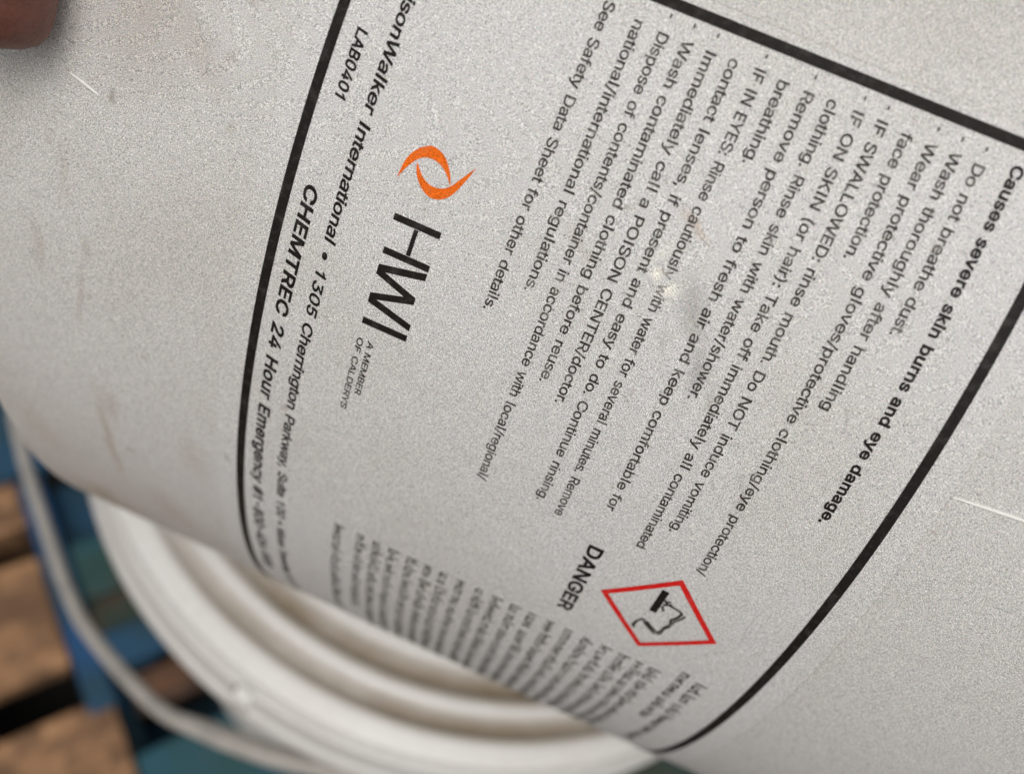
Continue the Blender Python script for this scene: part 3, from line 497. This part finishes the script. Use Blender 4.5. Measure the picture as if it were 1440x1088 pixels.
def patch(name, th0, th1, h0, h1, off, mat, parent, nu=2, nv=2, rim=True):
    V, U, F = [], [], []
    for i in range(nu + 1):
        for j in range(nv + 1):
            th = th0 + (th1 - th0) * i / nu; h = h0 + (h1 - h0) * j / nv; V.append(surf(th, h, off)); U.append((th, h))
    k = nv + 1
    for i in range(nu):
        for j in range(nv): F.append((i * k + j, (i + 1) * k + j, (i + 1) * k + j + 1, i * k + j + 1))
    if rim:   # turn the edge down to the wall
        loop = [i * k for i in range(nu + 1)] + [nu * k + j for j in range(1, k)] + [i * k + k - 1 for i in range(nu - 1, -1, -1)] + [j for j in range(k - 2, 0, -1)]
        b = len(V); n = len(loop)
        for q in loop: th, h = U[q]; V += [surf(th, h, off), surf(th, h, 1e-6)]; U += [(th, h)] * 2
        for a in range(n): F.append((b + 2 * a, b + 2 * a + 1, b + 2 * ((a + 1) % n) + 1, b + 2 * ((a + 1) % n)))
    return mesh_obj(name, V, F, mat, parent, U, smooth=False)
OFF_S, OFF_I = .00011, .00017
label = patch('label', -.2215, 1.475, -.412, .394, OFF_S, M_STICKER, pail, 170, 60)
for p in label.data.polygons: p.use_smooth = True
label['label'] = 'paper white warning label with black border and lines of print'

def frame_mesh(name, quads, mat):
    V, U, F = [], [], []
    for th0, th1, h0, h1, nu, nv in quads:
        b = len(V)
        for i in range(nu + 1):
            for j in range(nv + 1):
                th = th0 + (th1 - th0) * i / nu; h = h0 + (h1 - h0) * j / nv; V.append(surf(th, h, OFF_I)); U.append((th, h))
        for i in range(nu):
            for j in range(nv): F.append((b + i * (nv + 1) + j, b + (i + 1) * (nv + 1) + j, b + (i + 1) * (nv + 1) + j + 1, b + i * (nv + 1) + j + 1))
    return mesh_obj(name, V, F, mat, label, U)
BW = .0058
# the left edge leans a little, as printed: built as a strip between two lines
frame_mesh('border', [(-.2003 - BW, 1.44 + BW, -.3757 - BW, -.3757 + BW, 160, 1), (-.211 - BW, 1.44 + BW, .356 - BW, .356 + BW, 160, 1),
                      (1.44 - BW, 1.44 + BW, -.3757 + BW, .356 - BW, 2, 40)], M_INK)
from mathutils.geometry import delaunay_2d_cdt
def winding(px, py, rings):
    n = 0
    for q in rings:
        for a, b in zip(q, q[1:] + q[:1]):
            if (a[1] > py) != (b[1] > py) and px < a[0] + (py - a[1]) / (b[1] - a[1]) * (b[0] - a[0]): n += 1 if b[1] > a[1] else -1
    return n
GL = {}
for nm, tab, fat, tight in (('regular', REGULAR_GLYPHS, .011, .022), ('medium', REGULAR_GLYPHS, .020, .018), ('bold', BOLD_GLYPHS, .027, .024)):
    GL[nm] = {}
    for ch, (adv, outlines) in tab.items():
        rings = []
        for o_ in outlines:
            q = [Vector((o_[i] / 200, o_[i + 1] / 200)) for i in range(0, len(o_), 2)]; m = len(q); new = []
            for i in range(m):      # fatten the stroke: every outline point moves a little outwards
                a, c_ = (q[i] - q[i - 1]).normalized(), (q[(i + 1) % m] - q[i]).normalized(); t = a + c_
                if t.length > .2: t.normalize(); new.append(q[i] + Vector((-t.y, t.x)) * (fat / max(.6, t.dot(a))))
                else: new.append(q[i])
            rings.append([(v.x, v.y) for v in new])
        pts, eds = [], []
        for q in rings:
            n0 = len(pts); pts += [Vector(v) for v in q]; eds += [(n0 + i, n0 + (i + 1) % len(q)) for i in range(len(q))]
        vs, _, tris, _, _, _ = delaunay_2d_cdt(pts, eds, [], 0, 1e-5)
        keep = []
        for t in tris:
            cx, cy = sum(vs[i].x for i in t) / 3, sum(vs[i].y for i in t) / 3
            if winding(cx, cy, rings): keep.append(tuple(t))
        GL[nm][ch] = (adv / 200 - tight, [(v.x, v.y) for v in vs], keep)
def text_line(txt, th0, th1, hb, em, font='regular', mat=None, shear=0.0, name='text_line', parent=None):
    """one printed line: left end th0, right end th1 (None: natural width), baseline hb, letter size em in wall radii"""
    G = GL[font]; nat = sum((G[c][0] if c != ' ' else .26) for c in txt); sx = em if th1 is None else (th1 - th0) / nat
    V, U, F = [], [], []; x = 0.0
    for c in txt:
        if c != ' ':
            adv, vs, fs = G[c]; b = len(V)
            for vx, vy in vs:
                th = th0 + (x + vx + shear * vy) * sx; h = hb + vy * em
                V.append(surf(th, h, OFF_I)); U.append((th, h))
            F += [tuple(b + i for i in f) for f in fs]; x += adv
        else: x += .26
    return mesh_obj(name, V, F, mat or M_TEXT, parent or label, U, smooth=False)
EM = .0220
HX = .265 * EM
for txt, a, b, hc, bul in [
    ("Do not breathe dust.", -.178, .0034, .2647, 1), ("Wash thoroughly after handling", -.1787, .0997, .2401, 1),
    ("Wear protective gloves/protective clothing/eye protection/", -.178, .3469, .2157, 1), ("face protection.", -.1776, -.0466, .1907, 0),
    ("IF SWALLOWED: rinse mouth. Do NOT induce vomiting.", -.1811, .3073, .1640, 1),
    ("IF ON SKIN (or hair): Take off immediately all contaminated", -.1804, .3478, .1399, 1),
    ("clothing. Rinse skin with water/shower.", -.1797, .1469, .1135, 0), ("Remove person to fresh air and keep comfortable for", -.1784, .3146, .0885, 1),
    ("breathing.", -.1786, -.0916, .0622, 0), ("IF IN EYES: Rinse cautiously with water for several minutes. Remove", -.1808, .3536, .0370, 1),
    ("contact lenses, if present and easy to do. Continue rinsing.", -.1789, .3442, .0105, 0), ("Immediately call a POISON CENTER/doctor.", -.1779, .2137, -.0141, 1),
    ("Wash contaminated clothing before reuse.", -.177, .1978, -.0390, 1), ("Dispose of contents/container in accordance with local/regional/", -.176, .3514, -.0640, 1),
    ("national/international regulations.", -.1777, .1104, -.0905, 0), ("See Safety Data Sheet for other details.", -.1835, .1471, -.1245, 0)]:
    text_line(txt, a, b, hc - HX, EM)
    if bul: text_line('-', -.1965, -.1885, hc - HX, EM * 1.1)
text_line("Causes severe skin burns and eye damage.", -.190, .2169, .2990 - HX, .0222, 'bold', M_INK)
text_line("LAB0401", -.0675, .0075, -.3455 - .008, .0225, 'bold', M_INK, .18)
text_line("CHEMTREC 24 Hour Emergency #1-800-424-9300", .0975, .815, -.3450 - .0108, .0292, 'bold', M_INK, .18)
text_line("HarbisonWalker International • 1305 Cherrington Parkway, Suite 100 • Moon Township, PA 15108", -.1655, .93, -.3115 - .0082, .0248, 'medium', M_INK, .18)
text_line("A MEMBER", .2385, .3115, -.2360 - .005, .0148, 'regular', M_INK, .08, 'tagline')
text_line("OF CALDERYS", .2385, .3385, -.2490 - .005, .0148, 'regular', M_INK, .08, 'tagline')
text_line("DANGER", .3735, .508, .0985 - .0125, .0345, 'bold', M_INK)

# company mark: H, W, I drawn as straight strokes
def strokes(name, segs, mat, parent, step=.012):
    V, U, F = [], [], []
    for pts, wd_ in segs:
        for (a0, b0), (a1, b1_) in zip(pts, pts[1:]):
            d = Vector((a1 - a0, b1_ - b0)); L_ = d.length; d.normalize(); nn = Vector((-d.y, d.x)) * wd_ / 2; n = max(1, int(L_ / step)); b = len(V)
            for i in range(n + 1):
                q = Vector((a0, b0)) + d * L_ * i / n
                for s in (-1, 1): x = q + nn * s; V.append(surf(x.x, x.y, OFF_I)); U.append((x.x, x.y))
            for i in range(n): F.append((b + 2 * i, b + 2 * i + 2, b + 2 * i + 3, b + 2 * i + 1))
    return mesh_obj(name, V, F, mat, parent, U, smooth=False)
def poly(name, pts, mat, parent, off=OFF_I):
    bm = bmesh.new(); vs = [bm.verts.new((x, y, 0)) for x, y in pts]; f = bm.faces.new(vs)
    bmesh.ops.triangulate(bm, faces=[f]); bm.normal_update()
    V = [surf(v.co.x, v.co.y, off) for v in bm.verts]; U = [(v.co.x, v.co.y) for v in bm.verts]; bm.verts.index_update()
    F = []
    for f in bm.faces:
        q = [v.index for v in f.verts]; F.append(tuple(q if f.normal.z > 0 else q[::-1]))
    bm.free(); return mesh_obj(name, V, F, mat, parent, U, smooth=False)
strokes('border', [([(-.2003, -.3757 + BW), (-.211, .356 - BW)], 2 * BW)], M_INK, label)
T_, B_ = -.1995, -.2540
strokes('initials', [([(.094, B_), (.094, T_)], .0075), ([(.132, B_), (.132, T_)], .0075), ([(.0983, -.2262), (.1277, -.2262)], .0050),
                     ([(.217, B_), (.217, T_)], .0077)], M_INK, label)
def W_(x0, x1, w, y0=T_, y1=B_):   # slanted limb with level ends
    return [(x0 - w / 2, y0), (x1 - w / 2, y1), (x1 + w / 2, y1), (x0 + w / 2, y0)]
for q in (W_(.1418, .1528, .0082), W_(.1722, .1560, .0080, -.2035), W_(.1722, .1868, .0080, -.2035), W_(.2035, .1900, .0080)):
    poly('initials', q, M_INK, label, OFF_I + random.uniform(0, 1e-5))
def smooth_closed(tips, pts, n=5):
    """Catmull-Rom through an outline that has two sharp tips"""
    out = []
    idx = tips + [tips[0] + len(pts)]
    for a, b in zip(idx, idx[1:]):
        run = [Vector(pts[i % len(pts)]) for i in range(a, b + 1)]
        for i in range(len(run) - 1):
            p0 = run[max(i - 1, 0)]; p1_ = run[i]; p2_ = run[i + 1]; p3 = run[min(i + 2, len(run) - 1)]
            for k in range(n):
                t = k / n; q = .5 * ((2 * p1_) + (p2_ - p0) * t + (2 * p0 - 5 * p1_ + 4 * p2_ - p3) * t * t + (3 * p1_ - p0 - 3 * p2_ + p3) * t ** 3); out.append((q.x, q.y))
    return out
sw1 = [(.0563, -.2643), (.0365, -.2615), (.0240, -.2555), (.0160, -.2470), (.0122, -.2377), (.0163, -.2244), (.029, -.213), (.0430, -.2070), (.0340, -.2143), (.0270, -.2232), (.0242, -.2352), (.0275, -.2460), (.0385, -.2555)]
sw2 = [(.0329, -.2486), (.0425, -.2463), (.0525, -.2391), (.0600, -.2281), (.0600, -.2150), (.0510, -.2035), (.0340, -.1950), (.0147, -.1880), (.0314, -.1995), (.0428, -.2075), (.0485, -.2165), (.0495, -.2272), (.0452, -.2373), (.0390, -.2436)]
poly('swoosh', smooth_closed([0, 7], sw1), M_ORANGE, label)
poly('swoosh', smooth_closed([0, 7], sw2), M_ORANGE, label)
# corrosion warning: red diamond, dark slab, drips and the worn hand outline
Lq, Tq, Rq, Bq = Vector((.4405, .1235)), Vector((.3660, .2022)), Vector((.4425, .2805)), Vector((.5145, .2024))
cq = (Lq + Tq + Rq + Bq) / 4; V, U, F = [], [], []
cor = [Lq, Tq, Rq, Bq]; NS = 8
for a in range(4):
    A0, A1 = cor[a], cor[(a + 1) % 4]; I0, I1 = cq + (A0 - cq) * .865, cq + (A1 - cq) * .865; b = len(V)
    for i in range(NS + 1):
        t = i / NS
        for x in (A0.lerp(A1, t), I0.lerp(I1, t)): V.append(surf(x.x, x.y, OFF_I)); U.append((x.x, x.y))
    for i in range(NS): F.append((b + 2 * i, b + 2 * i + 1, b + 2 * i + 3, b + 2 * i + 2))
mesh_obj('warning_diamond', V, F, M_RED, label, U, smooth=False)
strokes('warning_symbol', [([(.3940, .1925), (.4370, .1922)], .0092)], M_INK, label)
strokes('warning_symbol', [([(.4090, .1970), (.4140, .2030), (.4165, .2205), (.4200, .2245)], .0034), ([(.4180, .1985), (.4120, .2080)], .0040), ([(.4205, .1990), (.4290, .2030)], .0038), ([(.4120, .1985), (.4080, .2050)], .0030)], M_TEXT, label)
for k_, dx in ((0, 0), (1, .0048)):      # the worn double outline of the hand
    strokes('warning_symbol', [([(.4190 + dx * .4, .2245 + dx), (.4300, .2215 + dx), (.4373, .2170 + dx), (.4480 + dx, .2200), (.4560 + dx, .2150), (.4640 + dx, .2165)], .0034),
                               ([(.4640 + dx, .2165), (.4740, .2090 + dx), (.4690, .2010)], .0042)], M_FAINT if k_ else M_TEXT, label)
strokes('warning_symbol', [([(.4735, .2110), (.4655, .1985), (.4600, .1920)], .0078), ([(.4620, .1930), (.4570, .1880), (.4640, .1830), (.4760, .1810), (.4800, .1840)], .0042)], M_TEXT, label)

# the second column of print: too blurred to read in the photo, so short worn marks stand in rows
rows = [(-.2263, .83), (-.1928, .75), (-.168, .90), (-.1443, .90), (-.1170, .92), (-.0915, .88), (-.0675, .9), (-.042, .93), (-.0147, .9), (.0098, .94), (.0370, .95), (.063, .96), (.0895, .96), (.116, .98),
        (.142, .99), (.168, .99), (.194, 1.0), (.2185, .92), (.2385, .86), (.2755, .71), (.2990, .87)]
for i, (hc, end) in enumerate(rows):
    bold = i >= 19; x = .5500 if not bold else (.528, .538)[i - 19]; segs = []; end += .06 if not bold else 0
    while x < end:
        for k in range(random.randint(4, 10)):
            tall = random.random() < .25; lo = hc - .0062; hi = hc + (.0105 if tall else .0052)
            segs.append(([(x, lo), (x + random.uniform(-.001, .001), hi)], .0036))
            if random.random() < .85: yy = random.choice((lo + .0010, hc + .0040, hc)); segs.append(([(x, yy), (x + .0062, yy)], .0028))
            x += .0078 if random.random() < .85 else .011
            if x > end: break
        x += .0055
    strokes('small_print', segs, M_TEXT if bold else M_SMALL, label, .02)

# burrs where the plastic was scored
def burr(th0, h0, th1, h1, wd_, hgt, on):
    a, b = Vector((th0, h0)), Vector((th1, h1)); d = (b - a).normalized(); nn = Vector((-d.y, d.x)); V, F = [], []; n = 24
    for i in range(n + 1):
        t = i / n; q = a.lerp(b, t) + nn * .0002 * math.sin(t * 5); s = math.sin(math.pi * min(1, max(0, .06 + .88 * t))) ** .5
        base = on
        for k, (o, z) in enumerate(((-1, 0), (-.5, .8), (0, 1), (.5, .8), (1, 0))):
            x = q + nn * o * wd_ * s; V.append(surf(x.x, x.y, base + z * hgt * s + 1e-6))
    for i in range(n):
        for k in range(4): F.append((i * 5 + k, i * 5 + k + 1, i * 5 + 6 + k, i * 5 + 5 + k))
    mesh_obj('scratch', V, F, M_SCRATCH, pail)
burr(.0935, -.646, .1030, -.608, .0017, .00020, 0)
burr(.1295, .3965, .1180, .505, .0019, .00026, 0)

# ------------------------------------------------------------------ the hand on the foot of the labelled pail
k = NB('skin'); co = k.obj()
c = k.mix(k.ramp(k.noise(co, 90, 5, .6).outputs[0], .35, .7), (.17, .060, .038), (.075, .022, .017))
c = k.grain(c, co, 4200, .25)
k.l(c, k.b.inputs['Base Color']); k.b.inputs['Roughness'].default_value = .55; k.b.inputs['Subsurface Weight'].default_value = .1; k.b.inputs['Subsurface Radius'].default_value = (.004, .0015, .001)
k.bump(k.noise(co, 700, 4).outputs[0], .4, .0006); M_SKIN = k.m
k = NB('sleeve_cloth'); co = k.obj(); c = k.mix(k.ramp(k.noise(co, 300, 4).outputs[0], .3, .7), (.05, .06, .08), (.03, .035, .05))
k.l(c, k.b.inputs['Base Color']); k.b.inputs['Roughness'].default_value = .9; M_CLOTH = k.m
PW = pail.matrix_world.copy()
def HS(th, h, off):
    x, y, z = surf(th, h, 0); r = math.hypot(x, y); return Vector((x * (r + off) / r, y * (r + off) / r, z))
person = empty('person', PW @ Matrix.Translation(HS(-.9, -1.35, .05)), 'dark reddish fingertip holding the foot of the labelled pail, top left corner', 'person')
def body_skin(name, chains, mat, parent, sub=2):
    """chains of (point, radius); points shared by position join into one continuous skin, the first point is the root"""
    pts, rad, edges, key = [], [], [], {}
    for ch in chains:
        prev = None
        for p, r in ch:
            kk = tuple(round(x, 5) for x in p)
            if kk not in key: key[kk] = len(pts); pts.append(p); rad.append(r)
            if prev is not None and prev != key[kk]: edges.append((prev, key[kk]))
            prev = key[kk]
    Pi = parent.matrix_world.inverted() @ PW
    bm = bmesh.new(); sl = bm.verts.layers.skin.verify()
    vs = [bm.verts.new(Pi @ p) for p in pts]
    for i, v in enumerate(vs): v[sl].radius = (rad[i], rad[i]); v[sl].use_root = (i == 0)
    for a, c_ in edges: bm.edges.new((vs[a], vs[c_]))
    me = bpy.data.meshes.new(name); bm.to_mesh(me); bm.free(); me.materials.append(mat)
    o = bpy.data.objects.new(name, me); col.objects.link(o); o.parent = parent
    md = o.modifiers.new('skin', 'SKIN'); md.use_smooth_shade = True
    s = o.modifiers.new('sub', 'SUBSURF'); s.levels = sub; s.render_levels = sub
    return o, rad
WR = HS(-1.05, -1.30, .030)
def fing(mcp, pip, dip, tip, r): return [(mcp, r * 1.15), (mcp.lerp(pip, .5), r * 1.02), (pip, r * 1.05), (dip, r * .98), (dip.lerp(tip, .6), r * .97), (tip, r * .86)]
PALM = HS(-.88, -1.10, .026)
m1, m2, m3, m4 = HS(-.62, -.90, .020), HS(-.66, -1.03, .012), HS(-.72, -1.15, .002), HS(-.80, -1.26, -.008)
chains = [[(PALM, .019), (WR, .021)],
          [(PALM, .019)] + fing(m1, HS(-.27, -.730, .0125), HS(-.03, -.712, .0095), HS(.096, -.697, .0088), .0099),
          [(PALM, .019)] + fing(m2, Vector((.085, -.042, -.112)), Vector((.066, -.026, -.108)), Vector((.050, -.014, -.1035)), .0080),
          [(PALM, .019)] + fing(m3, Vector((.074, -.056, -.121)), Vector((.056, -.040, -.112)), Vector((.042, -.028, -.1035)), .0075),
          [(PALM, .019)] + fing(m4, Vector((.064, -.070, -.127)), Vector((.050, -.055, -.114)), Vector((.040, -.044, -.1030)), .0066),
          [(PALM, .019), (HS(-.98, -.98, .024), .014), (HS(-.98, -.84, .017), .0105), (HS(-.92, -.70, .0105), .0095), (HS(-.88, -.62, .0092), .0080)]]
hand, rads = body_skin('hand', chains, M_SKIN, person)
